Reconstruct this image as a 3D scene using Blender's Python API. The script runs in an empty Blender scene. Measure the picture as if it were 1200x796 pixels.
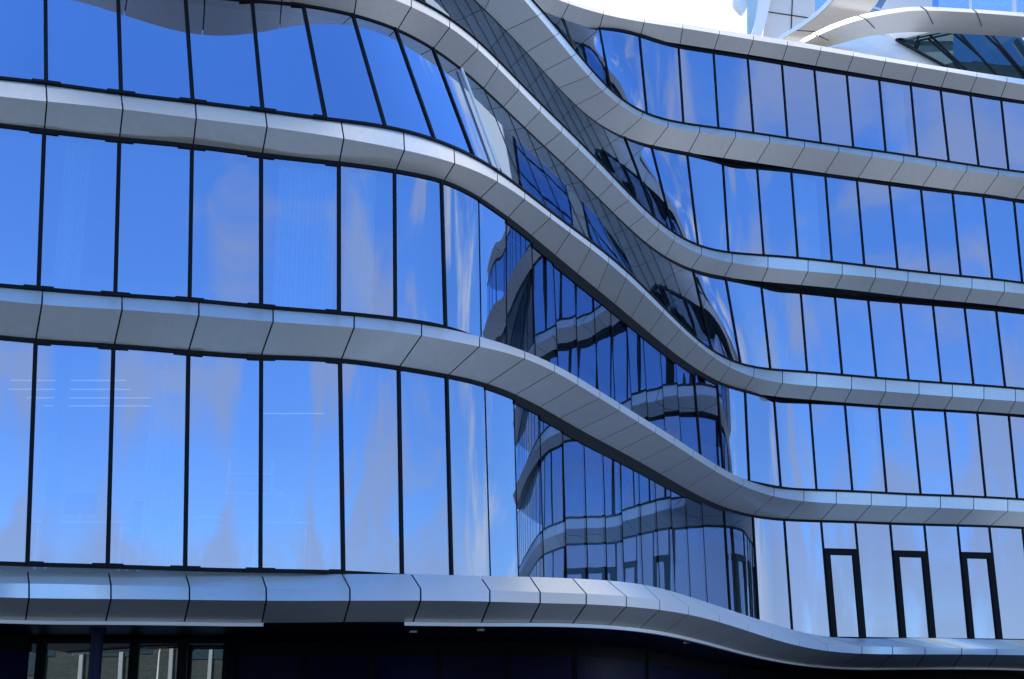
import bpy, math, random
import numpy as np
from mathutils import Vector
random.seed(7)
# ------------------------------------------------------------------ site survey
# Every floor edge of the building is level; its plan shape was recovered by
# sighting it from the viewpoint (1.6 m above the plaza) on its own level.
F=1600.; P=math.atan(437/1600.); EYE=1.6
T={}
T['A0']="0,94 53,100 142,112 227,122 308,132 400,144 452,151 510,166 533,177 582,200 617,228 645,250 665,265 700,290 750,333 777,361 800,382 820,402 840,417 867,427 903,433 947,437 987,441 1027,444 1067,447 1103,450 1140,452 1200,457"
T['A1']="0,113 55,119 143,128 230,139 313,149 400,162 474,176 533,192 583,212 615,233 645,257 657,265 700,297 733,325 767,357 800,388 833,417 857,432 883,442 917,448 957,453 1000,456 1040,459 1077,462 1117,465 1200,471"
T['A3']="0,146 53,153 140,163 227,174 307,183 398,193 462,205 517,218 560,233 587,248 607,266 650,300 667,315 700,340 733,368 767,397 800,421 820,437 843,448 870,458 907,464 948,468 990,472 1030,475 1068,477 1107,480 1145,482 1200,486"
T['B0']="0,337 47,341 135,348 222,354 307,362 397,369 463,376 522,385 562,395 592,403 613,412 650,427 677,442 702,458 747,487 767,498 800,518 817,530 843,547 867,560 880,566 915,572 957,575 998,577 1038,579 1078,581 1117,582 1155,584 1192,586"
T['B1']="0,352 49,357 143,363 233,370 320,377 400,383 493,393 562,407 615,420 650,435 677,452 703,467 748,495 768,507 800,527 838,552 867,568 907,582 942,587 980,590 1020,592 1062,594 1102,595 1140,597 1180,599"
T['B3']="0,394 42,398 133,404 220,411 307,417 398,421 467,430 523,440 550,445 577,453 607,465 633,478 667,498 687,510 728,530 768,553 800,571 820,583 843,594 863,599 883,604 917,608 962,610 1002,611 1042,613 1082,614 1122,615 1158,616 1200,618"
T['C0']="0,666 32,667 127,669 217,671 306,672 400,673 482,673 562,675 621,676 671,678 712,681 754,685 778,690 800,697 820,704 850,713 890,726 929,738 960,745 974,747 1014,748 1054,748 1096,748 1134,749 1200,750"
T['C1']="0,684 33,684 130,686 222,688 312,690 410,690 493,690 574,692 633,694 687,696 734,699 773,704 800,709 843,721 877,731 929,748 960,755 1014,757 1047,758 1084,759 1127,760 1168,760 1200,761"
T['C2']="0,700 33,701 129,702 222,703 312,704 410,704 493,704 574,705 632,707 687,708 734,711 773,715 800,719 820,723 850,731 883,742 924,754 950,760 977,764 1014,766 1084,767 1200,768"
T['C3']="0,726 30,727 124,728 217,729 309,730 400,729 474,729 564,730 621,730 669,731 714,733 751,737 778,741 800,745 833,754 877,766 927,776 967,781 1034,783 1200,784"
T['D0']="0,-98 150,-84 300,-65 400,-38 440,-22 483,0 527,23 562,50 583,72 607,97 640,130 683,170 717,207 743,233 773,262 800,281 818,289 853,296 895,300 937,304 975,308 1013,312 1052,317 1090,321 1127,325 1163,328 1200,333"
T['D1']="0,-80 150,-66 300,-48 400,-24 440,-9 480,8 527,32 560,57 583,79 608,106 633,132 658,155 700,195 753,250 770,268 800,289 822,298 858,307 900,314 947,318 987,322 1027,325 1065,330 1102,334 1140,338 1177,342"
T['D3']="0,-38 150,-19 293,0 355,5 400,14 413,17 463,33 507,57 538,78 567,103 590,126 617,152 667,198 700,230 735,264 757,286 780,301 800,311 812,316 850,324 892,330 938,334 978,338 1017,342 1055,347 1093,351 1130,354 1167,358 1200,362"
T['E0']="0,-290 200,-262 350,-222 450,-168 520,-110 560,-68 590,-35 623,2 650,30 672,55 690,80 710,103 728,118 753,132 783,141 800,145 820,149 862,154 902,160 943,166 983,172 1022,177 1060,183 1097,188 1133,194 1170,199 1200,203"
T['E1']="0,-272 200,-245 350,-207 450,-155 520,-98 560,-57 590,-26 615,0 630,18 650,43 670,65 707,108 725,123 752,138 783,148 800,151 820,155 862,161 902,167 943,172 983,178 1022,184 1058,189 1097,195 1133,200 1170,205 1200,208"
T['E3']="0,-200 200,-178 350,-139 420,-103 470,-70 500,-47 530,-24 555,0 592,36 617,60 637,82 673,123 697,143 728,158 763,170 800,178 847,185 887,191 928,197 967,203 1005,208 1043,213 1080,218 1117,223 1153,228 1200,234"
T['F0']="0,-330 200,-275 400,-158 540,-60 600,-29 640,-10 667,0 707,12 755,21 800,27 843,35 883,41 923,47 962,54 1000,61 1038,67 1075,74 1110,79 1145,85 1180,90 1200,93"
T['F1']="0,-320 200,-266 400,-151 540,-54 600,-24 640,-5 667,4 707,17 755,26 800,33 843,40 883,47 923,53 962,59 1000,66 1038,72 1075,78 1110,84 1145,90 1180,96"
T['F3']="0,-280 200,-228 400,-118 540,-30 600,-4 633,12 660,23 702,35 750,44 800,52 837,58 877,64 915,70 953,77 992,83 1030,90 1067,96 1102,102 1138,108 1173,114 1200,118"
H={'A0':11.40,'A1':10.87,'A3':10.48,'B0':7.35,'B1':6.91,'B3':6.39,
   'C0':2.40,'C1':2.08,'C2':1.83,'C3':1.52,'D0':15.38,'D1':14.86,'D3':14.43,
   'E0':19.84,'E1':19.41,'E3':18.75,'F0':23.70,'F1':23.30,'F3':22.87}
def smooth(name,step=5.,x0=-60.,x1=1260.):
    pts=np.array([[float(a) for a in q.split(',')] for q in T[name].split()])
    g=np.arange(x0,x1+.1,step);n=len(g)
    W=np.zeros((len(pts),n))
    for i,(x,y) in enumerate(pts):
        k=min(int((x-x0)/step),n-2);u=(x-x0)/step-k;W[i,k]=1-u;W[i,k+1]=u
    D=np.diff(np.eye(n),3,axis=0)
    D2=np.diff(np.eye(n),2,axis=0)
    y=np.linalg.solve(W.T@W+LAM*(D.T@D)+1e-6*D2.T@D2,W.T@pts[:,1])
    gx=np.concatenate([[-500],g,[1700]])
    yl=y[0]-(y[6]-y[0])/30.*(g[0]+500); yr=y[-1]+(y[-1]-y[-7])/30.*(1700-g[-1])
    return gx,np.concatenate([[yl],y,[yr]])
LAM=1500.
C_={k:smooth(k) for k in T}
def pt(name,x,h=None):
    "point of the level edge `name` on bearing x, metres, world"
    g,y=C_[name]; yy=float(np.interp(x,g,y)); h=H[name] if h is None else h
    xc=(x-600)/F; yc=(398-yy)/F
    t=h/(math.sin(P)+yc*math.cos(P))
    return Vector((xc*t,(math.cos(P)-yc*math.sin(P))*t,h+EYE))
def raydist(px,py,Y):
    xc=(px-600)/F; yc=(398-py)/F
    t=Y/(math.cos(P)-yc*math.sin(P))
    return Vector((xc*t,Y,(math.sin(P)+yc*math.cos(P))*t+EYE))
# ------------------------------------------------------------------ helpers
COL=bpy.context.scene.collection
def linkobj(o,parent=None):
    COL.objects.link(o)
    if parent is not None: o.parent=parent
    return o
def tag(o,label=None,cat=None,group=None,kind=None):
    if label:o['label']=label
    if cat:o['category']=cat
    if group:o['group']=group
    if kind:o['kind']=kind
    return o
def empty(name,loc,label,cat,group=None):
    o=bpy.data.objects.new(name,None); o.location=loc; linkobj(o); return tag(o,label,cat,group)
class MB:
    def __init__(s): s.v=[];s.f=[];s.m=[];s.sm=[]
    def add(s,vs,fs,mi=0,sm=False):
        b=len(s.v); s.v+= [tuple(v) for v in vs]
        for f in fs: s.f.append([b+i for i in f]); s.m.append(mi); s.sm.append(sm)
    def grid(s,rows,mi=0,sm=True,flip=False):
        n=len(rows[0]); vs=[p for r in rows for p in r]; fs=[]
        for j in range(len(rows)-1):
            for i in range(n-1):
                q=[j*n+i,j*n+i+1,(j+1)*n+i+1,(j+1)*n+i]
                fs.append(q[::-1] if flip else q)
        s.add(vs,fs,mi,sm)
    def box(s,x0,x1,y0,y1,z0,z1,mi=0):
        s.add([(x,y,z) for z in (z0,z1) for y in (y0,y1) for x in (x0,x1)],
          [(0,2,3,1),(4,5,7,6),(0,1,5,4),(2,6,7,3),(0,4,6,2),(1,3,7,5)],mi)
    def bar(s,a,b,w,d,out,mi=0):
        "box bar from a to b; out = outward direction"
        a=Vector(a);b=Vector(b);t=(b-a).normalized();o=Vector(out);o=(o-t*o.dot(t)).normalized();r=t.cross(o)
        vs=[p+r*sx*w/2+o*so for p in (a,b) for sx in (-1,1) for so in (d[0],d[1])]
        s.add(vs,[(0,1,3,2),(4,6,7,5),(0,4,5,1),(2,3,7,6),(1,5,7,3),(0,2,6,4)],mi)
    def tube(s,pts,rad,n=12,mi=0,cap=True):
        pts=[Vector(p) for p in pts];rings=[]
        if not isinstance(rad,(list,tuple)): rad=[rad]*len(pts)
        for i,p in enumerate(pts):
            t=(pts[min(i+1,len(pts)-1)]-pts[max(i-1,0)]).normalized()
            u=t.orthogonal().normalized() if i==0 else (u-t*u.dot(t)).normalized()
            w=t.cross(u)
            rings.append([p+(u*math.cos(a)+w*math.sin(a))*rad[i] for a in [2*math.pi*k/n for k in range(n+1)]])
        s.grid(rings,mi,True)
        if cap:
            for rg in (rings[0],rings[-1]): s.add(rg[:-1],[list(range(n))],mi)
    def build(s,name,mats,parent=None,origin=None):
        me=bpy.data.meshes.new(name)
        off=Vector(origin) if origin is not None else Vector((0,0,0))
        me.from_pydata([tuple(Vector(v)-off) for v in s.v],[],s.f)
        for m in (mats if isinstance(mats,(list,tuple)) else [mats]): me.materials.append(m)
        me.polygons.foreach_set('material_index',s.m); me.polygons.foreach_set('use_smooth',s.sm)
        me.update()
        o=bpy.data.objects.new(name,me); o.location=off if parent is None else off-parent.matrix_world.translation
        linkobj(o,parent); return o
# ------------------------------------------------------------------ materials
def mat(name):
    m=bpy.data.materials.new(name); m.use_nodes=True; nt=m.node_tree; nt.nodes.clear()
    o=nt.nodes.new('ShaderNodeOutputMaterial'); return m,nt,o
def N(nt,t,**k):
    n=nt.nodes.new(t)
    for a,b in k.items():
        if a in n.inputs: n.inputs[a].default_value=b
        else: setattr(n,a,b)
    return n
def simple(name,col,rough=.5,metal=0.,var=.06,scale=3.,spec=.5,bump=0.,bscale=40.,emit=0):
    m,nt,o=mat(name); b=N(nt,'ShaderNodeBsdfPrincipled'); L=nt.links.new
    tc=N(nt,'ShaderNodeTexCoord'); nz=N(nt,'ShaderNodeTexNoise'); nz.inputs['Scale'].default_value=scale; nz.inputs['Detail'].default_value=5
    L(tc.outputs['Object'],nz.inputs['Vector'])
    mx=N(nt,'ShaderNodeMix',data_type='RGBA'); mx.inputs[6].default_value=(*[c*(1-var) for c in col],1); mx.inputs[7].default_value=(*[min(1,c*(1+var)) for c in col],1)
    L(nz.outputs['Fac'],mx.inputs[0]); L(mx.outputs[2],b.inputs['Base Color'])
    b.inputs['Roughness'].default_value=rough; b.inputs['Metallic'].default_value=metal; b.inputs['Specular IOR Level'].default_value=spec
    if bump:
        n2=N(nt,'ShaderNodeTexNoise'); n2.inputs['Scale'].default_value=bscale; L(tc.outputs['Object'],n2.inputs['Vector'])
        bp=N(nt,'ShaderNodeBump'); bp.inputs['Strength'].default_value=bump; bp.inputs['Distance'].default_value=.02
        L(n2.outputs['Fac'],bp.inputs['Height']); L(bp.outputs['Normal'],b.inputs['Normal'])
    L(b.outputs[0],o.inputs[0]); return m
def glass(name,tint,refl=.52,trans=(.55,.75,.9),wave=.004,wscale=.7,rough=0.0):
    m,nt,o=mat(name); L=nt.links.new
    tc=N(nt,'ShaderNodeTexCoord'); nz=N(nt,'ShaderNodeTexNoise'); nz.inputs['Scale'].default_value=wscale; nz.inputs['Detail'].default_value=1.0
    mp=N(nt,'ShaderNodeMapping'); mp.inputs['Scale'].default_value=(1,1,.28)
    L(tc.outputs['Object'],mp.inputs[0]); L(mp.outputs[0],nz.inputs['Vector'])
    bp=N(nt,'ShaderNodeBump'); bp.inputs['Strength'].default_value=1; bp.inputs['Distance'].default_value=wave
    L(nz.outputs['Fac'],bp.inputs['Height'])
    lw=N(nt,'ShaderNodeLayerWeight'); lw.inputs['Blend'].default_value=.5
    pw=N(nt,'ShaderNodeMath',operation='POWER'); pw.inputs[1].default_value=5; L(lw.outputs['Facing'],pw.inputs[0])
    cm=N(nt,'ShaderNodeMix',data_type='RGBA'); cm.inputs[6].default_value=(*tint,1); cm.inputs[7].default_value=(.5,.7,.85,1)
    L(pw.outputs[0],cm.inputs[0])
    oi=N(nt,'ShaderNodeObjectInfo'); hv=N(nt,'ShaderNodeHueSaturation'); hv.inputs['Color'].default_value=(*tint,1)
    vr=N(nt,'ShaderNodeMapRange'); vr.inputs['To Min'].default_value=.95; vr.inputs['To Max'].default_value=1.04; L(oi.outputs['Random'],vr.inputs['Value']); L(vr.outputs[0],hv.inputs['Value']); L(hv.outputs[0],cm.inputs[6])
    g=N(nt,'ShaderNodeBsdfGlossy'); g.inputs['Roughness'].default_value=rough; L(cm.outputs[2],g.inputs['Color']); 
    oi2=N(nt,'ShaderNodeObjectInfo'); wn=N(nt,'ShaderNodeTexWhiteNoise'); wn.noise_dimensions='1D'; L(oi2.outputs['Random'],wn.inputs['W'])
    vs=N(nt,'ShaderNodeVectorMath',operation='SUBTRACT'); L(wn.outputs['Color'],vs.inputs[0]); vs.inputs[1].default_value=(.5,.5,.5)
    vm=N(nt,'ShaderNodeVectorMath',operation='SCALE'); L(vs.outputs[0],vm.inputs[0]); vm.inputs['Scale'].default_value=.012
    va=N(nt,'ShaderNodeVectorMath',operation='ADD'); L(bp.outputs[0],va.inputs[0]); L(vm.outputs[0],va.inputs[1])
    vn=N(nt,'ShaderNodeVectorMath',operation='NORMALIZE'); L(va.outputs[0],vn.inputs[0]); L(vn.outputs[0],g.inputs['Normal'])
    t=N(nt,'ShaderNodeBsdfTransparent'); t.inputs[0].default_value=(*trans,1)
    ms=N(nt,'ShaderNodeMixShader'); ms.inputs[0].default_value=refl
    L(t.outputs[0],ms.inputs[1]); L(g.outputs[0],ms.inputs[2]); L(ms.outputs[0],o.inputs[0]); return m
M={}
M['glassL']=glass('tinted blue facade glass',(.48,.61,.93),wave=.004)
M['glassR']=M['glassL']
M['clad']=simple('painted aluminium cladding',(.54,.54,.54),.38,.35,.04,1.2)
def cladding():
    m,nt,o=mat('painted aluminium cladding'); L=nt.links.new; p=N(nt,'ShaderNodeBsdfPrincipled'); tc=N(nt,'ShaderNodeTexCoord'); oi=N(nt,'ShaderNodeObjectInfo')
    mp=N(nt,'ShaderNodeMapping'); mp.inputs['Scale'].default_value=(5,5,.5); L(tc.outputs['Object'],mp.inputs[0])
    nz=N(nt,'ShaderNodeTexNoise'); nz.inputs['Scale'].default_value=1.6; nz.inputs['Detail'].default_value=6; L(mp.outputs[0],nz.inputs['Vector'])
    r1=N(nt,'ShaderNodeMapRange'); r1.inputs['From Min'].default_value=.35; r1.inputs['From Max'].default_value=.7; r1.inputs['To Min'].default_value=1.01; r1.inputs['To Max'].default_value=.955; L(nz.outputs['Fac'],r1.inputs['Value'])
    r2=N(nt,'ShaderNodeMapRange'); r2.inputs['To Min'].default_value=.95; r2.inputs['To Max'].default_value=1.05; L(oi.outputs['Random'],r2.inputs['Value'])
    mu=N(nt,'ShaderNodeMath',operation='MULTIPLY'); L(r1.outputs[0],mu.inputs[0]); L(r2.outputs[0],mu.inputs[1])
    h=N(nt,'ShaderNodeHueSaturation'); h.inputs['Color'].default_value=(.84,.78,.70,1); L(mu.outputs[0],h.inputs['Value']); L(h.outputs[0],p.inputs['Base Color'])
    r3=N(nt,'ShaderNodeMapRange'); r3.inputs['To Min'].default_value=.34; r3.inputs['To Max'].default_value=.46; L(nz.outputs['Fac'],r3.inputs['Value']); L(r3.outputs[0],p.inputs['Roughness'])
    p.inputs['Metallic'].default_value=.58; L(p.outputs[0],o.inputs[0]); return m
M['clad']=cladding()
M['glowglass']=simple('dark glass with painted blue glow',(.003,.004,.04),.4,0,.95,.5,spec=.06)  # blue patches painted in to stand for lit interior behind the glass
M['curtain']=simple('pale curtain fabric',(.6,.62,.6),.9,0,.1,3)
M['core']=simple('dark joint backing',(.012,.012,.014),.6)
M['frame']=simple('black window frame',(.006,.007,.010),.6,spec=.12)
M['shop']=glass('shop window glass',(.50,.52,.52),refl=.6,wave=.002)
M['glassD']=glass('dark tinted glass',(.16,.30,.42),refl=.35,trans=(.1,.15,.2))
M['paleglass']=simple('pale blue glazing',(.45,.65,.75),.15)
M['folder']=simple('coloured folders',(.6,.25,.15),.6,0,.3,8)
M['tile']=simple('large pale wall tiles',(.62,.61,.60),.5)
m_,nt_,o_=mat('grey brick'); b_=N(nt_,'ShaderNodeBsdfPrincipled'); br_=N(nt_,'ShaderNodeTexBrick'); tc_=N(nt_,'ShaderNodeTexCoord'); mp_=N(nt_,'ShaderNodeMapping'); mp_.inputs['Rotation'].default_value=(math.pi/2,0,0)
br_.inputs['Color1'].default_value=(.07,.095,.095,1); br_.inputs['Color2'].default_value=(.04,.06,.06,1); br_.inputs['Mortar'].default_value=(.03,.03,.03,1); br_.inputs['Scale'].default_value=2.2; br_.inputs['Mortar Size'].default_value=.03; br_.inputs['Brick Width'].default_value=.9
nt_.links.new(tc_.outputs['Object'],mp_.inputs[0]); nt_.links.new(mp_.outputs[0],br_.inputs[0]); nt_.links.new(br_.outputs[0],b_.inputs['Base Color']); b_.inputs['Roughness'].default_value=.9; nt_.links.new(b_.outputs[0],o_.inputs[0]); M['brick']=m_
m_,nt_,o_=mat('ceiling lamp'); e_=N(nt_,'ShaderNodeEmission'); e_.inputs[0].default_value=(1,.96,.9,1); e_.inputs[1].default_value=.15; nt_.links.new(e_.outputs[0],o_.inputs[0]); M['lamp']=m_
M['greypost']=simple('grey painted post',(.35,.40,.43),.5)
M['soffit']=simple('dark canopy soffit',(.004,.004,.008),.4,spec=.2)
M['white']=simple('white coated metal',(.80,.80,.79),.35,0,.03)
M['cream']=simple('cream render',(.78,.75,.70),.7)
M['slab']=simple('interior floor slab',(.35,.35,.35),.8)
M['inwall']=simple('interior wall paint',(.55,.55,.54),.9)
M['navy']=simple('navy painted steel',(.006,.006,.045),.5,spec=.2)
M['steel']=simple('polished steel',(.75,.76,.78),.22,1.0,.03)
M['stone']=simple('pale tile cladding',(.50,.49,.48),.5)
M['darkground']=simple('added dark ground',(.04,.042,.05),.6,0,.2,1.5,bump=.3)  # for the unseen ground added to deepen the band undersides
M['paving']=simple('concrete paving',(.085,.09,.10),.85,0,.15,.4,bump=.3)
M['asphalt']=simple('asphalt road',(.05,.05,.052),.9,0,.2,.8,bump=.4)
M['wood']=simple('desk board',(.55,.5,.42),.5)
M['black']=simple('black plastic',(.02,.02,.022),.4)
# ------------------------------------------------------------------ the building
bld=empty('curved_office_building',(0,40,0),'large office building with wavy pale metal bands between rows of blue mirrored glass','building')
bpy.context.view_layer.update()
UP=Vector((0,0,1))
def screen(p):
    X,Y,Z=p[0],p[1],p[2]-EYE
    d=Y*math.cos(P)+Z*math.sin(P); u=Z*math.cos(P)-Y*math.sin(P)
    return 600+F*X/d,398-F*u/d
def area(corners):
    q=[screen(p) for p in corners]
    q=[(min(max(x,0),1200),min(max(y,0),796)) for x,y in q]
    return abs(sum(q[i][0]*q[(i+1)%len(q)][1]-q[(i+1)%len(q)][0]*q[i][1] for i in range(len(q))))/2
# seams: (on upper edge, on crease, on lower edge)
S={}
S['A']=[(-36,-36,-37),(54,55,52),(142,144,140),(229,230,226),(311,313,307),(400,403,397),(473,474,462),(532,533,517),(583,583,561),(615,615,595),(645,645,622),(668,668,650),(692,692,676),(713,713,700),(735,734,720),(756,755,739),(778,777,760),(798,797,780),(818,817,800),(838,837,822),(856,855,843),(884,883,872),(917,917,908),(957,957,949),(998,998,990),(1038,1038,1030),(1077,1077,1069),(1116,1116,1107),(1153,1153,1145),(1190,1190,1182),(1227,1227,1219)]
S['B']=[(-38,-38,-46),(50,49,42),(143,143,134),(233,233,221),(320,320,306),(415,415,400),(494,494,468),(562,562,525),(615,615,570),(650,650,603),(677,677,632),(703,703,655),(726,726,678),(748,748,702),(769,768,724),(790,790,748),(813,812,773),(839,838,803),(871,870,840),(907,907,882),(942,942,921),(980,980,962),(1021,1021,1003),(1062,1062,1042),(1102,1102,1082),(1141,1141,1122),(1181,1181,1161),(1220,1220,1200)]
S['C']=[(-62,-60,-64),(32,34,30),(127,130,124),(217,222,216),(306,312,307),(401,410,403),(482,493,484),(562,574,564),(621,633,621),(671,687,671),(712,734,714),(754,773,750),(780,807,778),(806,843,806),(834,877,838),(868,905,872),(905,937,908),(935,970,945),(965,1010,985),(998,1046,1028),(1033,1084,1074),(1073,1127,1117),(1116,1168,1158),(1156,1209,1199),(1197,1250,1240)]
S['D']=[(-36,-36,-40),(62,62,58),(156,156,152),(246,246,240),(334,334,330),(420,420,415),(482,482,466),(527,527,508),(560,560,539),(584,583,567),(608,608,590),(634,633,615),(659,658,638),(679,678,660),(699,698,682),(718,718,701),(737,737,718),(755,755,737),(772,772,757),(790,790,780),(822,822,810),(858,858,849),(900,900,893),(947,947,939),(987,987,979),(1026,1026,1018),(1064,1064,1056),(1102,1102,1093),(1139,1139,1131),(1177,1177,1167),(1215,1215,1205)]
S['E']=[(400,398,330),(450,447,385),(500,497,440),(535,532,490),(565,562,530),(592,587,568),(636,630,593),(656,650,617),(676,670,637),(694,690,655),(711,707,675),(728,725,698),(753,752,728),(783,783,765),(820,820,807),(862,862,848),(902,902,887),(943,943,928),(983,983,967),(1022,1022,1006),(1059,1059,1043),(1097,1097,1081),(1133,1133,1117),(1170,1170,1153),(1207,1207,1190),(1245,1245,1228)]
S['F']=[(480,480,470),(540,540,530),(588,588,578),(628,628,618),(667,667,658),(707,707,702),(755,755,750),(800,800,797),(843,843,837),(883,883,877),(923,923,917),(962,962,956),(1000,1000,993),(1038,1038,1032),(1075,1075,1068),(1110,1110,1103),(1145,1145,1137),(1180,1180,1173),(1215,1215,1208)]
panels=[]   # (area, MB, band)
GAP=.014
def outward(band,x):
    # plan normal of the lower edge, toward the viewer side
    a=pt(band+'3',x-6);b=pt(band+'3',x+6);t=(b-a);t.z=0;t.normalize()
    return Vector((t.y,-t.x,0))
def lerp(a,b,u): return a+(b-a)*u
def extend(lst,lo,hi):
    d0=[lst[1][k]-lst[0][k] for k in range(len(lst[0]))]; d1=[lst[-1][k]-lst[-2][k] for k in range(len(lst[0]))]
    out=list(lst)
    while out[0][0]>lo: out.insert(0,tuple(out[0][k]-d0[k] for k in range(len(d0))))
    while out[-1][0]<hi: out.append(tuple(out[-1][k]+d1[k] for k in range(len(d1))))
    return out
XL,XR=-420,1600
for bn in 'ABCDEF':
    rails=[bn+'0',bn+'1',bn+'3'] if bn!='C' else ['C0','C1','C2','C3']
    seams=extend(S[bn],XL,XR)
    for s0,s1 in zip(seams[:-1],seams[1:]):
        def xs(s):
            return [s[0],s[1],s[2]] if bn!='C' else [s[0],s[1],s[1],s[2]]
        a,b=xs(s0),xs(s1)
        n=11
        rows=[[pt(r,lerp(a[k],b[k],i/(n-1))) for i in range(n)] for k,r in enumerate(rails)]
        # open the joint on both ends
        for r in rows:
            L=(r[-1]-r[0]).length; g=GAP/max(L,.05)
            r[0]=r[0]+(r[1]-r[0]).normalized()*min(GAP,.2*L); r[-1]=r[-1]-(r[-1]-r[-2]).normalized()*min(GAP,.2*L)
        mb=MB()
        for k in range(len(rows)-1): mb.grid([rows[k],rows[k+1]],0,True,flip=True)
        # returns into the joint, top lip and end flanges
        cen=outward(bn,(s0[2]+s1[2])/2)*-.05
        for e in (0,-1):
            line=[r[e] for r in rows]; mb.grid([line,[p+cen for p in line]],1,False,flip=(e==-1))
        mb.grid([rows[0],[p+cen for p in rows[0]]],1,False)
        mb.grid([rows[-1],[p+cen for p in rows[-1]]],1,False,flip=True)
        c=[rows[0][0],rows[0][-1],rows[-1][-1],rows[-1][0]]
        panels.append((area(c),mb,bn,c[0]))
    # dark core behind the panels, then back inside the floor depth
    xx=list(np.linspace(XL,XR,420)); core=MB()
    ins=[outward(bn,x)*(-.2 if bn=='C' else -.11) for x in xx]; deep=[outward(bn,x)*-.45 for x in xx]
    rr=[[pt(r,x)+i_+(Vector((0,0,-.09 if bn=='C' else -.055)) if r[1]=='0' else Vector((0,0,.05 if r[1]=='3' else 0))) for x,i_ in zip(xx,ins)] for r in rails]
    top=[pt(bn+'0',x)+d+Vector((0,0,-.012)) for x,d in zip(xx,deep)]; bot=[pt(bn+'3',x)+d for x,d in zip(xx,deep)]
    if bn=='C':
        top=[Vector((p.x,max(p.y,pt('B3',x).y+.5),p.z)) for p,x in zip(top,xx)]
    core.grid([top]+rr+[bot],0,False,flip=True)
    core.build('band_core',M['core'],bld)
panels.sort(key=lambda p:-p[0])
for a,mb,bn,o in panels[:98]: mb.build('cladding_panel',[M['clad'],M['core']],bld,o)
rest=MB()
for a,mb,bn,o in panels[98:]:
    for f,m_,s_ in zip(mb.f,mb.m,mb.sm): pass
    rest_b=len(rest.v); rest.v+=mb.v; rest.f+=[[i+rest_b for i in f] for f in mb.f]; rest.m+=mb.m; rest.sm+=mb.sm
tag(rest.build('cladding_panel',[M['clad'],M['core']],bld,panels[98][3]),kind='stuff')
# window rows: upper band letter, lower band letter, mullions (top, bottom)
R={}
R['DA']=[(-33,-35),(53,54),(138,142),(217,226),(295,308),(355,382),(413,452),(463,510),(507,556),(541,590),(567,615),(594,642),(616,664),(640,688),(660,708),(681,729),(701,748),(721,768),(740,786),(760,803),(783,817),(812,834),(850,868),(892,903),(938,946),(978,987),(1017,1027),(1055,1065),(1093,1103),(1130,1141),(1167,1178),(1204,1215)]
R['ED']=[(440,500),(475,533),(508,562),(535,587),(560,610),(582,632),(603,652),(625,673),(645,693),(665,712),(685,731),(705,749),(732,768),(763,789),(805,818),(847,854),(887,895),(927,935),(967,975),(1004,1013),(1042,1052),(1079,1089),(1116,1126),(1152,1163),(1188,1198),(1224,1234)]
R['FE']=[(520,560),(560,590),(595,618),(628,642),(660,674),(702,716),(749,758),(795,801),(836,842),(876,883),(916,923),(954,962),(992,1000),(1030,1038),(1067,1075),(1102,1112),(1137,1147),(1173,1182),(1209,1217),(1245,1253)]
R['AB']=[(-36,-43),(52,45),(140,135),(225,222),(306,306),(397,397),(462,463),(517,522),(561,564),(593,594),(623,628),(648,655),(673,679),(695,702),(715,722),(734,742),(753,761),(773,781),(791,800),(812,822),(840,848),(873,878),(907,915),(949,957),(990,999),(1030,1039),(1069,1079),(1107,1117),(1145,1155),(1182,1192),(1220,1230)]
R['BC']=[(-48,-60),(42,32),(133,126),(221,217),(306,305),(398,402),(467,471),(523,529),(568,575),(602,608),(632,638),(659,665),(684,690),(706,713),(726,733),(748,755),(767,775),(785,793),(803,811),(822,831),(848,857),(882,890),(919,929),(962,974),(1002,1014),(1043,1055),(1083,1096),(1122,1135),(1159,1174),(1198,1213),(1236,1252)]
wins=[]
DOORS={(962,974),(1043,1055),(1122,1135)}
def framebars(mb,tops,bots,out,w,br=True,hh=.08):
    thin=w<.06
    mb.bar(bots[0],tops[0],w,(-.06,.008 if thin else .035),out)
    for line,zo,h in ((bots,.035,.07),(tops,-hh/2+.01,hh)):
        m=len(line)
        for i in range(0,m-1):
            mb.bar(line[i]+UP*zo,line[i+1]+UP*zo,h,(-.05,.03),out)
    # small clamp brackets at each mullion foot and head
    for e in (0,-1):
        d=(bots[-1]-bots[0]).normalized()*(.26 if e==0 else -.26)
        L=(bots[-1]-bots[0]).length
        if L>1.25 and br:
            mb.bar(bots[e]+UP*.05,bots[e]+d+UP*.05,.075,(-.04,.045),out)
            mb.bar(tops[e]-UP*.045,tops[e]+d-UP*.045,.09,(-.04,.045),out)
def sst(x,a_,b_):
    u=min(max((x-a_)/(b_-a_),0),1); return u*u*(3-2*u)
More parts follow.
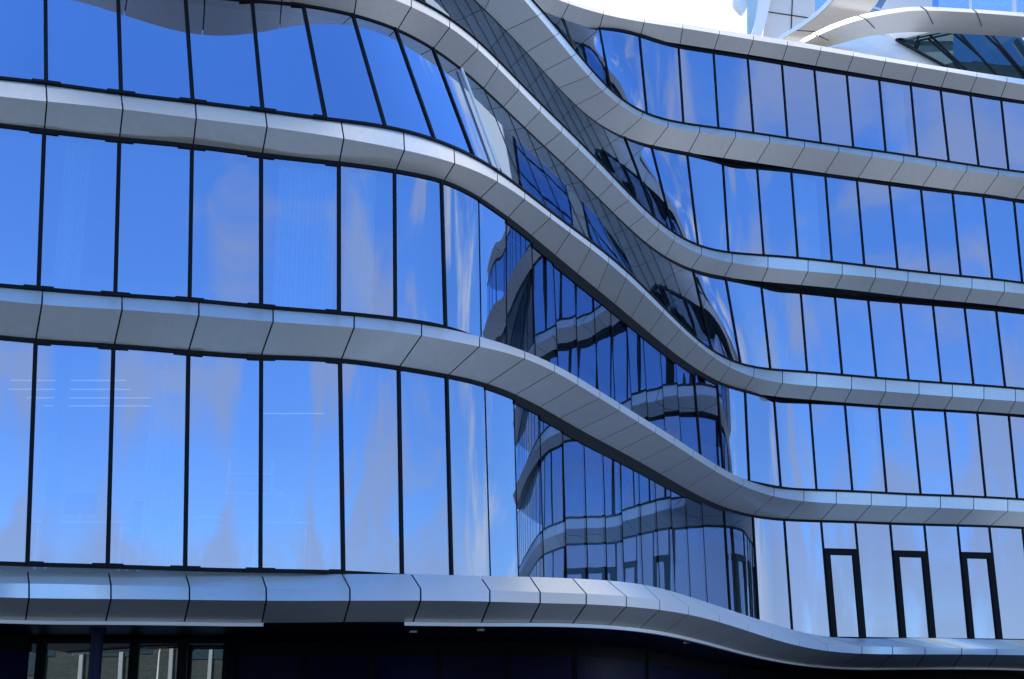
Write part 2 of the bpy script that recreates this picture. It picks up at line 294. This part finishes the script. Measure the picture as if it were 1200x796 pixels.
for rn in ('DA','ED','FE','AB','BC'):
    u,l=rn[0]+'3',rn[1]+'0'
    ms=extend(R[rn],XL,XR)
    # the glass as a ruled surface: foot curve and head curve, sampled finely
    mb_=[m[1] for m in ms]; mt_=[m[0] for m in ms]
    SS=np.arange(mb_[0]-30,mb_[-1]+30,3.); foot=[];head=[]
    for s in SS:
        tx=float(np.interp(s,mb_,mt_)) if mb_[0]<=s<=mb_[-1] else (mt_[0]+s-mb_[0] if s<mb_[0] else mt_[-1]+s-mb_[-1])
        bp_=pt(l,s); tp=pt(u,tx)
        if rn=='BC': bp_=Vector((tp.x,tp.y,bp_.z))
        elif rn=='AB':
            w_=sst(s,500,590)*(1-sst(s,850,930)); pl=lerp(bp_,tp,w_); bp_,tp=Vector((pl.x,pl.y,bp_.z)),Vector((pl.x,pl.y,tp.z))
        else:
            w_=sst(s,*{'DA':(850,930),'ED':(800,880),'FE':(700,780)}[rn]); tp=lerp(tp,Vector((bp_.x,bp_.y,tp.z)),w_)
        foot.append(bp_);head.append(tp)
    fx=np.array([screen(p)[0] for p in foot]);hx=np.array([screen(p)[0] for p in head])
    fx=np.maximum.accumulate(fx);hx=np.maximum.accumulate(hx)
    fa=np.array([tuple(p) for p in foot]);ha=np.array([tuple(p) for p in head])
    at=lambda xs_,arr,x:Vector([float(np.interp(x,xs_,arr[:,k])) for k in range(3)])
    for (t0,b0),(t1,b1) in zip(ms[:-1],ms[1:]):
        n=9
        tops=[at(hx,ha,lerp(t0,t1,i/(n-1))) for i in range(n)]
        bots=[at(fx,fa,lerp(b0,b1,i/(n-1))) for i in range(n)]
        t=(bots[-1]-bots[0]); up=(tops[0]-bots[0]); out=up.cross(t)*-1
        if out.y>0 and abs(out.y)>abs(out.x)*.3: out=-out
        out=t.cross(up).normalized()
        W=t.length
        fr=MB(); gl=MB()
        mid=(b0+b1)/2; rec=(rn in('DA','AB','BC') and 575<mid<850) or (rn=='ED' and 520<mid<775) or (rn=='FE' and mid<640)
        if rn=='AB' and mid>830 or rn=='BC' and 850<mid<895: rec=False
        framebars(fr,tops,bots,out,.03 if rec else (.075 if mid<480 else .062),mid<480,.08+(.22*sst(mid,560,680)*(1-sst(mid,790,870)) if rn in('AB','BC') else .05*sst(mid,560,680)))
        rows=[[lerp(b,t_,j/4) for b,t_ in zip(bots,tops)] for j in range(5)]
        gl.grid(rows,0,True)
        c=[bots[0],bots[-1],tops[-1],tops[0]]
        wins.append((area(c),fr,gl,rn,c,(t0,b0) in DOORS,out))
wins.sort(key=lambda p:-p[0])
wins=[w for w in wins if w[5]]+[w for w in wins if not w[5]]
restf=MB()
def merge(dst,src,mi):
    b=len(dst.v); dst.v+=src.v; dst.f+=[[i+b for i in f] for f in src.f]; dst.m+=[mi]*len(src.f); dst.sm+=src.sm
for k,(a,fr,gl,rn,c,door,out) in enumerate(wins):
    if door:
        b0,b1,t1,t0=c
        k1=.60
        for (pa,pb,pc,pd) in ((b0,t0,b1,t1),):
            ta=lerp(pa,pb,.755); tb=lerp(pc,pd,.755); d=(pc-pa).normalized()*.11
            fr.bar(pa+d,ta+d,.20,(-.04,.07),out); fr.bar(pc-d,tb-d,.20,(-.04,.07),out)
            fr.bar(ta-UP*.09,tb-UP*.09,.22,(-.045,.075),out)
            hp=lerp(pc,tb,.42)-d*2.6+out*.08
        w=fr.build('door',M['frame'],bld,c[0]); tag(w,'tall glass terrace door in a thick black frame')
        bpy.context.view_layer.update()
        gl.build('pane',M['glassL'],w,c[0])
    elif k<100:
        w=fr.build('window',M['frame'],bld,c[0]); bpy.context.view_layer.update()
        gl.build('pane',M['glassL'],w,c[0])
    else: merge(restf,fr,0); merge(restf,gl,1)
tag(restf.build('window',[M['frame'],M['glassL']],bld,wins[100][4][0]),kind='stuff')
# interior floors, ceilings and a back wall behind each row
xx=list(np.linspace(XL,XR,260))
fl=MB()
for rn,hu,hl in (('DA','D3','A0'),('ED','E3','D0'),('FE','F3','E0'),('AB','A3','B0'),('BC','B3','C0')):
    a=[pt(hl,x)+outward(rn[1],x)*-.46 for x in xx]; 
    a=[Vector((p.x,p.y,p.z-.02)) for p in a]; b=[p+Vector((0,9,0)) for p in a]
    fl.grid([a,b],0,False)
    a2=[pt(hu,x)+outward(rn[0],x)*-.46 for x in xx]; b2=[Vector((q.x,q.y,p.z)) for p,q in zip(a2,b)]
    fl.grid([a2,b2],0,False,flip=True)
    fl.grid([b,b2],1,False)
fl.build('interior_floors',[M['slab'],M['inwall']],bld)
# roof deck and the hidden rear of the building
rf=MB()
a=[pt('F0',x)+outward('F',x)*-.4-UP*.05 for x in xx]; b=[Vector((p.x,p.y+(13 if p.x>8 else 20),p.z)) for p in a]
rf.grid([a,b],0,False); rf.grid([b,[Vector((p.x,p.y,0)) for p in b]],0,False)
rf.build('roof',M['stone'],bld)
# ground storey: soffit, recessed dark wall, strip light fascia
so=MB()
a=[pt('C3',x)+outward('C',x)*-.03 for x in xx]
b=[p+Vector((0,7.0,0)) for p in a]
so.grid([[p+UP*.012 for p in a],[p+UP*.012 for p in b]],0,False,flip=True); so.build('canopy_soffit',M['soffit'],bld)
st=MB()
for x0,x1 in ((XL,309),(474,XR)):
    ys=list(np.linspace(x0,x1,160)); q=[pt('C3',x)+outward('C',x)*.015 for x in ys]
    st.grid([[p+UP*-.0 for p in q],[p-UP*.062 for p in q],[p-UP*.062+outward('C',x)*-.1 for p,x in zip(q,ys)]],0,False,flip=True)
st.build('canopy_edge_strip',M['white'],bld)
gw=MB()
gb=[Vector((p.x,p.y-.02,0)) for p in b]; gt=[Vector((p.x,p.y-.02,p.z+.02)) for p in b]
gw.grid([gb,gt],0,False); gw.build('ground_floor_wall',M['glowglass'],bld)
gm=MB()
for k in range(0,len(gb)-1,13):
    gm.bar(gb[k],gt[k],.09,(-.0,.06),(0,-1,0))
gm.grid([[p+Vector((0,-.05,-.32)) for p in gt],[p+Vector((0,-.05,0)) for p in gt]],0,False)
gm.build('ground_floor_frame',M['frame'],bld)
for px_,dy in ((560,2.2),(815,1.6),(1030,2.0),(470,3.0)):
    dl=MB(); q=pt('C3',px_); dl.tube([(q.x,q.y+dy,q.z+.02),(q.x,q.y+dy,q.z-.02)],.09,14); dl.build('downlight',M['steel'],bld,(q.x,q.y+dy,q.z))
# ------------------------------------------------------------------ ground storey details
col=MB(); cp=raydist(113,760,25.4); col.tube([(cp.x,cp.y,0),(cp.x,cp.y,3.05)],.115,20); col.tube([(cp.x,cp.y,2.98),(cp.x,cp.y,3.10)],.15,20)
col.build('column',M['navy'],bld,(cp.x,cp.y,0))
gY=29.0
def gx(px): return (px-600)/F*gY/(math.cos(P)+.236*math.sin(P))
wx=[-150,-58,48,157,214,267]
for a_,b_ in zip(wx[:-1],wx[1:]):
    x0,x1=gx(a_),gx(b_); fr=MB(); fw=.10
    for xx_ in (x0,x1-fw): fr.box(xx_,xx_+fw,gY-.06,gY+.04,0.02,3.06)
    fr.box(x0+fw,x1-fw,gY-.06,gY+.04,2.98,3.06); fr.box(x0+fw,x1-fw,gY-.06,gY+.04,.02,.12)
    w=fr.build('shop_window',M['frame'],bld,(x0,gY,0)); bpy.context.view_layer.update()
    g_=MB(); g_.add([(x0+fw,gY-.01,.12),(x1-fw,gY-.01,.12),(x1-fw,gY-.01,2.98),(x0+fw,gY-.01,2.98)],[(0,1,2,3)]); g_.build('pane',M['shop'],w,(x0,gY,0))
# white rod added as a highlight mirrored in the upper glass at the corner
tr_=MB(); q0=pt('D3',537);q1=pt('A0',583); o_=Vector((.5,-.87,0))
tr_.tube([lerp(q1,q0,.02)+o_*.10,lerp(q1,q0,.96)+o_*.10],.035,10); tr_.build('highlight_rod',M['white'],bld,q1)
# gathered curtains behind some panes
def curtain(rn,x0,x1,hu,hl,gap=.22):
    rows=[[],[]]; m_=MB(); nn=90
    for i in range(nn):
        x=lerp(x0,x1,i/(nn-1)); a_=pt(hl,x); o_=outward(rn[1],x)*-(gap+.05*math.sin(i*.9)+.02*math.sin(i*2.3))
        rows[0].append(Vector((a_.x+o_.x,a_.y+o_.y,a_.z+.1))); rows[1].append(Vector((a_.x+o_.x,a_.y+o_.y,H[hu]+EYE-.1)))
    m_.grid(rows,0,True); m_.build('curtain',M['curtain'],bld,rows[0][0])
curtain('AB',318,390,'A3','B0'); curtain('AB',60,92,'A3','B0'); curtain('AB',405,440,'A3','B0'); curtain('ED',940,965,'E3','D0'); curtain('FE',1045,1068,'F3','E0'); curtain('BC',160,210,'B3','C0'); curtain('BC',45,62,'B3','C0'); curtain('AB',1010,1035,'A3','B0')
# ceiling strip lights behind the lowest office row
for k,(x0,x1) in enumerate(((-9.6,-7.4),(-9.9,-7.5),(-9.8,-7.3),(-9.7,-7.0),(-5.3,-4.0))):
    m_=MB(); yy=25.4+k*.75; m_.box(x0,x1,yy,yy+.03,7.72,7.74); m_.build('ceiling_light',M['lamp'],bld,(x0,yy,7.7))
# ------------------------------------------------------------------ office furniture seen dimly through the lowest row
FZ=H['C0']+EYE-.02
def leg(mb,x,y,z0,z1,s=.05): mb.box(x-s/2,x+s/2,y-s/2,y+s/2,z0,z1)
def desk(x,y,w_,label):
    t=empty('desk',(x,y,FZ),label,'desk','white office desks behind the lowest glass row'); bpy.context.view_layer.update()
    m_=MB(); m_.box(x-w_/2,x+w_/2,y-.35,y+.35,FZ+1.0,FZ+1.04); m_.build('desktop',M['white'],t)
    for sx_ in (-1,1):
        for sy_ in (-1,1):
            m_=MB(); leg(m_,x+sx_*(w_/2-.08),y+sy_*.28,FZ,FZ+1.0); m_.build('leg',M['white'],t)
    return t
desk(-8.0,25.6,1.7,'white standing desk behind the second pane from the left in the lowest glass row')
desk(-4.3,25.7,1.1,'short white desk beside the shelf behind the lowest glass row')
def monitor(x,y,label):
    t=empty('monitor',(x,y,FZ+1.04),label,'monitor'); bpy.context.view_layer.update()
    m_=MB(); m_.box(x-.3,x+.3,y-.02,y+.02,FZ+1.2,FZ+1.58); m_.build('screen',M['black'],t)
    m_=MB(); m_.box(x-.02,x+.02,y-.02,y+.03,FZ+1.05,FZ+1.3); m_.box(x-.12,x+.12,y-.1,y+.1,FZ+1.04,FZ+1.055); m_.build('stand',M['white'],t)
monitor(-8.1,25.55,'flat monitor on the white standing desk behind the lowest glass row')
def lampobj(x,y,label):
    t=empty('desk_lamp',(x,y,FZ+1.04),label,'lamp'); bpy.context.view_layer.update()
    m_=MB(); m_.tube([(x,y,FZ+1.04),(x,y,FZ+1.06)],.09,14); m_.tube([(x,y,FZ+1.05),(x+.1,y,FZ+1.4),(x-.12,y,FZ+1.62)],.012,8); m_.build('arm',M['white'],t)
    m_=MB(); m_.tube([(x-.1,y,FZ+1.66),(x-.2,y,FZ+1.54)],[.03,.10],14); m_.build('lamp_shade',M['white'],t)
lampobj(-4.2,25.6,'white desk lamp on the short desk behind the lowest glass row')
def stool(x,y,label):
    t=empty('high_table',(x,y,FZ),label,'table'); bpy.context.view_layer.update()
    m_=MB(); m_.box(x-.35,x+.35,y-.3,y+.3,FZ+1.06,FZ+1.10); m_.build('tabletop',M['white'],t)
    m_=MB(); m_.tube([(x,y,FZ+1.06),(x,y,FZ+.9),(x,y,FZ)],[.25,.05,.05],14); m_.build('pedestal',M['white'],t)
stool(-5.75,25.4,'small white pedestal table behind the fourth pane of the lowest glass row')
def chair(x,y,label):
    t=empty('office_chair',(x,y,FZ),label,'chair'); bpy.context.view_layer.update()
    m_=MB(); m_.box(x-.25,x+.25,y-.25,y+.25,FZ+.75,FZ+.83); m_.build('seat',M['black'],t)
    m_=MB(); m_.box(x-.24,x+.24,y+.2,y+.26,FZ+.85,FZ+1.5); m_.build('backrest',M['black'],t)
    m_=MB(); m_.tube([(x,y,FZ+.75),(x,y,FZ+.1)],.03,10)
    for k in range(5):
        a_=k*1.2566; m_.bar((x,y,FZ+.1),(x+.3*math.cos(a_),y+.3*math.sin(a_),FZ+.06),.04,(-.02,.02),(0,0,1))
    m_.build('base',M['white'],t)
chair(-6.95,25.6,'dark high-backed office chair behind the third pane of the lowest glass row')
sh=empty('wall_shelf',(-5.0,25.9,FZ+1.5),'small open wall shelf holding bright folders in the lowest office row','shelf'); bpy.context.view_layer.update()
m_=MB(); m_.box(-5.4,-4.6,25.8,26.05,FZ+1.62,FZ+1.65); m_.box(-5.4,-4.6,25.8,26.05,FZ+2.0,FZ+2.03); m_.box(-5.43,-5.4,25.8,26.05,FZ+1.6,FZ+2.3); m_.box(-4.6,-4.57,25.8,26.05,FZ+1.6,FZ+2.3); m_.build('shelf_frame',M['white'],sh)
m_=MB()
for k in range(9):
    x_=-5.34+k*.08; m_.box(x_,x_+.055,25.82,26.0,FZ+1.651,FZ+1.65+.2+.04*(k%3))
m_.build('folders',M['folder'],sh)
# ------------------------------------------------------------------ tower with white ribbons behind the roof
tw=empty('white_ribbon_tower',(27,66,0),'white sculpted tower with curved ribbons and slanted glazing behind the roof edge','tower'); bpy.context.view_layer.update()
def curve(pts,n):
    "smooth resample of image-sighted points carrying their own distance"
    p=np.array(pts,float); s_=np.concatenate([[0],np.cumsum(np.hypot(np.diff(p[:,0]),np.diff(p[:,1])))]); s_/=s_[-1]
    # catmull-rom
    out_=[]
    for u in np.linspace(0,1,n):
        k=min(np.searchsorted(s_,u,side='right')-1,len(p)-2); k=max(k,0); t=(u-s_[k])/(s_[k+1]-s_[k])
        p0=p[max(k-1,0)];p1=p[k];p2=p[k+1];p3=p[min(k+2,len(p)-1)]
        q=.5*((2*p1)+(-p0+p2)*t+(2*p0-5*p1+4*p2-p3)*t*t+(-p0+3*p1-3*p2+p3)*t**3)
        out_.append(raydist(q[0],q[1],q[2]))
    return out_
def strip(name,m,curves,n=40,th=.3,parent=None,seams=()):
    rows=[curve(c,n) for c in curves]; mb=MB(); mb.grid(rows,0,True,flip=True)
    for k in range(len(rows)-1): pass
    mb.v=[];mb.f=[];mb.m=[];mb.sm=[]
    for k in range(len(rows)-1): mb.grid([rows[k],rows[k+1]],0,True,flip=True)
    back=Vector((0,th,0)); e0=[p+back for p in rows[0]]; e1=[p+back for p in rows[-1]]
    mb.grid([e0,rows[0]],0,True,flip=True); mb.grid([rows[-1],e1],0,True,flip=True); mb.grid([e1,e0],0,True,flip=True)
    for e in (0,-1):
        ring=[r[e] for r in rows]+[rows[-1][e]+back,rows[0][e]+back]; mb.add(ring,[list(range(len(ring)))],0)
    o=mb.build(name,m,tw)
    for u in seams:
        j=int(u*(n-1)); sm=MB()
        for k in range(len(rows)-1): sm.bar(rows[k][j],rows[k+1][j],.05,(-.01,.02),(0,-1,0))
        sm.build('joint',M['core'],o) if o else None
    return o
bpy.context.view_layer.update()
G0=[(930,52,60.5),(952,40,60),(980,27,59),(1011,17,58),(1050,10,57),(1083,8,56.5),(1142,11,56),(1200,15,55.5),(1290,21,55)]
G1=[(940,52,60.2),(953,44,59.7),(980,32,58.7),(1011,22.5,57.7),(1050,15,56.7),(1083,12.5,56.2),(1142,15,55.7),(1200,19.5,55.2),(1290,26,54.7)]
G3=[(952,55,61.2),(965,49,60.8),(990,42,60),(1014,35,59),(1045,30,58),(1080,28,57.5),(1139,30.5,57),(1192,33.5,56.5),(1290,41,56)]
strip('ribbon_band',M['clad'],[G0,G1,G3],50,.8,seams=(.07,.24,.43,.60,.76))
K0=[(900,52,64),(915,41,63.5),(932,31,63),(952,17,62.5),(968,2,62),(985,-20,61.5)]
K1=[(908,54,63.8),(922,42,63.3),(940,31,62.8),(960,16,62.3),(975,1,61.8),(992,-20,61.3)]
K2=[(940,58,63.9),(955,46,63.9),(985,30,63.5),(1010,19,63),(1024,8,62.6),(1040,-20,62.2)]
strip('ribbon_edge',M['white'],[K0,K1],30,.5)
strip('ribbon_underside',M['clad'],[[(x+1.5,y,d+.05) for x,y,d in K1],K2],30,.4,seams=(.28,))
K4=[(x+9,y+1,d+.4) for x,y,d in K2]
strip('side_glazing',M['glassL'],[[(x+1,y,d+.2) for x,y,d in K2],K4],30,.3)
# cream wall and upper glazing behind the ribbons
m_=MB()
def quad(pts,m,name,th=.3):
    a_=[raydist(*p) for p in pts]; b_=[p+Vector((0,th,0)) for p in a_]; n=len(a_); mb=MB()
    mb.add(a_+b_,[list(range(n))[::-1],[n+i for i in range(n)]]+[(i,(i+1)%n,n+(i+1)%n,n+i) for i in range(n)],0)
    return mb.build(name,m,tw)
quad([(1000,40,66),(1100,40,66),(1100,-25,66),(1020,-25,66)],M['cream'],'rear_wall')
for a_,b_ in ((1093,1136),(1139,1187),(1191,1250)):
    quad([(a_,30,64),(b_,30,64),(b_,-25,64),(a_,-25,64)],M['glassL'],'upper_window',.08)
for a_,b_ in ((1136,1139),(1187,1191)): quad([(a_,30,63.9),(b_,30,63.9),(b_,-25,63.9),(a_,-25,63.9)],M['white'],'upper_mullion',.2)
# tiled shaft with its white curved edge and a slot of glass
quad([(893,60,68),(955,60,68),(955,-25,68),(906,-25,68),(903,0,68),(897,20,68)],M['tile'],'tiled_wall')
quad([(955,60,68.3),(985,60,68.3),(985,-25,68.3),(955,-25,68.3)],M['glassL'],'slot_window',.1)
for pts in ([(899,14,67.98),(953,22,67.98)],[(926,60,67.98),(929,-10,67.98)],[(913,60,67.98),(906,60,67.98)]):
    mb=MB(); mb.bar(raydist(*pts[0]),raydist(*pts[1]),.05,(0,.03),(0,-1,0)); mb.build('tile_joint',M['core'],tw)
strip('curved_edge',M['white'],[[(889,-25,67.5),(889,0,67.5),(886,20,67.5),(881,40,67.5),(876,60,67.5)],[(906,-25,67.4),(903,0,67.4),(899,20,67.4),(893,40,67.4),(888,60,67.4)]],20,.6)
quad([(875,60,68.4),(890,60,68.4),(891,-25,68.4),(876,-25,68.4)],M['paleglass'],'slot_window',.1)
strip('curved_fin',M['white'],[[(858,-25,69),(859,0,69),(864,9,69),(869,14,69)],[(880,-25,68.8),(877,0,68.8),(875,9,68.8),(870,15,68.8)]],14,.5)
# terrace soffit, lens-shaped panel and slanted glazing under the ribbon
quad([(935,56,63),(1014,37,61.5),(1048,45,60.5),(1122,84,57.5),(1100,95,57.5),(940,70,60)],M['cream'],'terrace_soffit',.3)
strip('lens_panel',M['white'],[[(1036,34,60.0),(1060,31.5,59.5),(1085,30.5,59),(1116,31,58.5)],[(1040,40,60.1),(1052,46,60),(1080,40,59.4),(1117,32.5,58.7)]],20,.25)
quad([(1050,47,60.1),(1118,32,59.4),(1200,36,58.6),(1290,42,57.9),(1290,130,55),(1118,84,57.2)],M['glassD'],'slanted_glazing',.12)
for a_,b_ in (((1077,41.5,59.7),(1072,56,59.2)),((1087,39,59.6),(1132,82,57.1)),((1118,32,59.3),(1176,98,56.7)),((1156,34,58.9),(1214,104,56.2)),((1050,47,60.0),(1118,32,59.3)),((1050,47,60.0),(1120,85,57.1))):
    mb=MB(); mb.bar(raydist(*a_),raydist(*b_),.09,(-.03,.05),(0,-1,.3)); mb.build('glazing_bar',M['frame'],tw)
mb=MB(); mb.bar(raydist(1192,33,58.3),raydist(1232,84,56.2),.2,(-.05,.1),(0,-1,.3)); mb.build('white_post',M['white'],tw)
# ------------------------------------------------------------------ street opposite, seen only in the glass
def block(name,x0,x1,y,h,depth,m,label,wn,floors,win,posts=0):
    t=empty(name,((x0+x1)/2,y,0),label,'building'); bpy.context.view_layer.update()
    mb=MB(); mb.box(x0,x1,y-depth,y,0,h); mb.build('wall',m,t)
    mb=MB(); mb.box(x0-.2,x1+.2,y-depth-.2,y+.2,h,h+.35); mb.build('roof',M['slab'],t)
    W_=(x1-x0)/wn; fh=h/floors
    for f_ in range(floors):
        for k in range(wn):
            cx=x0+(k+.5)*W_; mb=MB(); mb.box(cx-W_*.3,cx+W_*.3,y+.003,y+.05,f_*fh+fh*.3,f_*fh+fh*.78); mb.build('window',win,t)
    for k in range(posts):
        cx=x0+(k+.5)*(x1-x0)/posts; mb=MB(); mb.box(cx-.13,cx+.13,y+.06,y+.3,0,h); mb.build('pilaster',M['greypost'],t)
    return t
block('brick_building',-66,-6,-40,7.6,12,M['brick'],'long low grey brick building with white pilasters mirrored in the shop windows',10,2,M['glassD'],22)
block('pale_building',24,62,-44,9,12,M['cream'],'pale office block mirrored in the lower right glass',9,3,M['glassD'])
lp=empty('street_lamp',(-21.4,-27,0),'slim street lamp with a flat head mirrored in the shop windows','street lamp'); bpy.context.view_layer.update()
mb=MB(); mb.tube([(-21.4,-27,0),(-21.4,-27,4.6),(-21.3,-27,5.0)],[.09,.05,.05],12); mb.build('pole',M['white'],lp)
mb=MB(); mb.bar((-21.4,-27,4.95),(-20.6,-27,5.15),.42,(-.05,.06),(0,0,1)); mb.build('lamp_head',M['white'],lp)

# ------------------------------------------------------------------ ground
def sheet(name,x0,x1,y0,y1,z,m):
    mb=MB(); mb.add([(x0,y0,z),(x1,y0,z),(x1,y1,z),(x0,y1,z)],[(0,1,2,3)]); o=mb.build(name,m); tag(o,kind='structure'); return o
sheet('ground',-1500,1500,-1500,1500,0,M['paving'])
sheet('road',-1500,1500,-26,-12,.004,M['asphalt'])
sheet('added_dark_ground',-1500,4,6,200,.004,M['darkground'])  # unseen dark sheet added to darken the undersides of the left bands
# ------------------------------------------------------------------ light
sun_el=math.radians(52); sun_az=math.radians(-25)   # from behind the building, a little to the left
sd=Vector((math.sin(sun_az)*math.cos(sun_el),math.cos(sun_az)*math.cos(sun_el),math.sin(sun_el)))
sl=bpy.data.lights.new('sun','SUN'); sl.energy=4; sl.angle=math.radians(.5); sl.color=(1,.95,.88)
so_=bpy.data.objects.new('sun',sl); linkobj(so_); so_.rotation_euler=sd.to_track_quat('Z','Y').to_euler()
w=bpy.data.worlds.new('World'); bpy.context.scene.world=w; w.use_nodes=True; nt=w.node_tree; nt.nodes.clear(); L=nt.links.new
out=N(nt,'ShaderNodeOutputWorld'); bg=N(nt,'ShaderNodeBackground'); bg.inputs[1].default_value=.15
sky=N(nt,'ShaderNodeTexSky'); sky.sky_type='NISHITA'; sky.sun_disc=False; sky.sun_elevation=sun_el; sky.sun_rotation=sun_az
sky.air_density=.75; sky.dust_density=.0; sky.ozone_density=2.5
tc=N(nt,'ShaderNodeTexCoord')
mp=N(nt,'ShaderNodeMapping'); mp.inputs['Scale'].default_value=(1.0,1.0,2.6); L(tc.outputs['Generated'],mp.inputs[0])
nz=N(nt,'ShaderNodeTexNoise'); nz.inputs['Scale'].default_value=2.9; nz.inputs['Detail'].default_value=7; nz.inputs['Roughness'].default_value=.55; nz.inputs['Distortion'].default_value=.4
L(mp.outputs[0],nz.inputs['Vector'])
sx=N(nt,'ShaderNodeSeparateXYZ'); L(tc.outputs['Generated'],sx.inputs[0])
# cloud cover grows towards +X (east) and towards +Y (behind the building)
def MA(op,a,b=None,c=None,clamp=False):
    n=N(nt,'ShaderNodeMath',operation=op); n.use_clamp=clamp
    for i,v in enumerate((a,b,c)):
        if v is None: continue
        if isinstance(v,(int,float)): n.inputs[i].default_value=v
        else: L(v,n.inputs[i])
    return n.outputs[0]
side=N(nt,'ShaderNodeMapRange'); side.inputs['From Min'].default_value=.26; side.inputs['From Max'].default_value=.42; side.inputs['To Min'].default_value=1; side.inputs['To Max'].default_value=-.25; L(MA('ABSOLUTE',sx.outputs['X']),side.inputs['Value'])
yb=MA('MULTIPLY',MA('MULTIPLY',MA('MAXIMUM',sx.outputs['Y'],0),.45),side.outputs[0])
xb=MA('MINIMUM',MA('MULTIPLY',MA('MAXIMUM',MA('SUBTRACT',sx.outputs['X'],.19),0),1.6),.20)
zb=MA('MULTIPLY',MA('MAXIMUM',sx.outputs['Z'],0),-.28)
zq=MA('ADD',MA('MULTIPLY_ADD',sx.outputs['Y'],.7,sx.outputs['Z']),MA('MULTIPLY',MA('MAXIMUM',sx.outputs['X'],0),-.55))
zen=MA('MULTIPLY',MA('MAXIMUM',MA('SUBTRACT',zq,.7),0),1.6)  # bright cloud overhead, out of view, added to lighten the upper cladding facets
s=MA('ADD',MA('ADD',MA('ADD',MA('ADD',nz.outputs['Fac'],yb),xb),zb),zen)
mr=N(nt,'ShaderNodeMapRange'); mr.interpolation_type='SMOOTHSTEP'; mr.inputs['From Min'].default_value=.55; mr.inputs['From Max'].default_value=.72
L(s,mr.inputs['Value'])
cm=N(nt,'ShaderNodeMix',data_type='RGBA'); L(MA('MULTIPLY',mr.outputs[0],MA('ADD',MA('MULTIPLY',MA('GREATER_THAN',sx.outputs['Y'],0),.3),.7)),cm.inputs[0]); hs=N(nt,'ShaderNodeHueSaturation'); hs.inputs['Saturation'].default_value=1.18; zr=N(nt,'ShaderNodeMapRange'); zr.inputs['From Min'].default_value=0; zr.inputs['From Max'].default_value=.85; zr.inputs['To Min'].default_value=.60; zr.inputs['To Max'].default_value=2.2; L(sx.outputs['Z'],zr.inputs['Value']); L(zr.outputs[0],hs.inputs['Value']); L(sky.outputs[0],hs.inputs['Color']); L(hs.outputs[0],cm.inputs[6]); cc=N(nt,'ShaderNodeMix',data_type='RGBA'); cc.inputs[6].default_value=(2.9,2.95,3.2,1); cc.inputs[7].default_value=(4.4,4.35,4.2,1); L(MA('MAXIMUM',MA('MULTIPLY_ADD',sx.outputs['Y'],3,.5,clamp=True),MA('MULTIPLY_ADD',zq,5,-3.6,clamp=True)),cc.inputs[0]); L(cc.outputs[2],cm.inputs[7])
L(cm.outputs[2],bg.inputs[0]); L(bg.outputs[0],out.inputs[0])
# ------------------------------------------------------------------ camera
cam=bpy.data.cameras.new('camera'); cam.sensor_width=36; cam.lens=48; cam.clip_end=5000; cam.clip_start=.1
co=bpy.data.objects.new('camera',cam); linkobj(co); co.location=(0,0,EYE); co.rotation_euler=(math.pi/2+P,0,0)
sc=bpy.context.scene; sc.camera=co
sc.view_settings.view_transform='Standard'; sc.view_settings.look='None'; sc.view_settings.exposure=1.15; sc.view_settings.gamma=1
sc.cycles.max_bounces=10; sc.cycles.glossy_bounces=6; sc.cycles.transparent_max_bounces=12
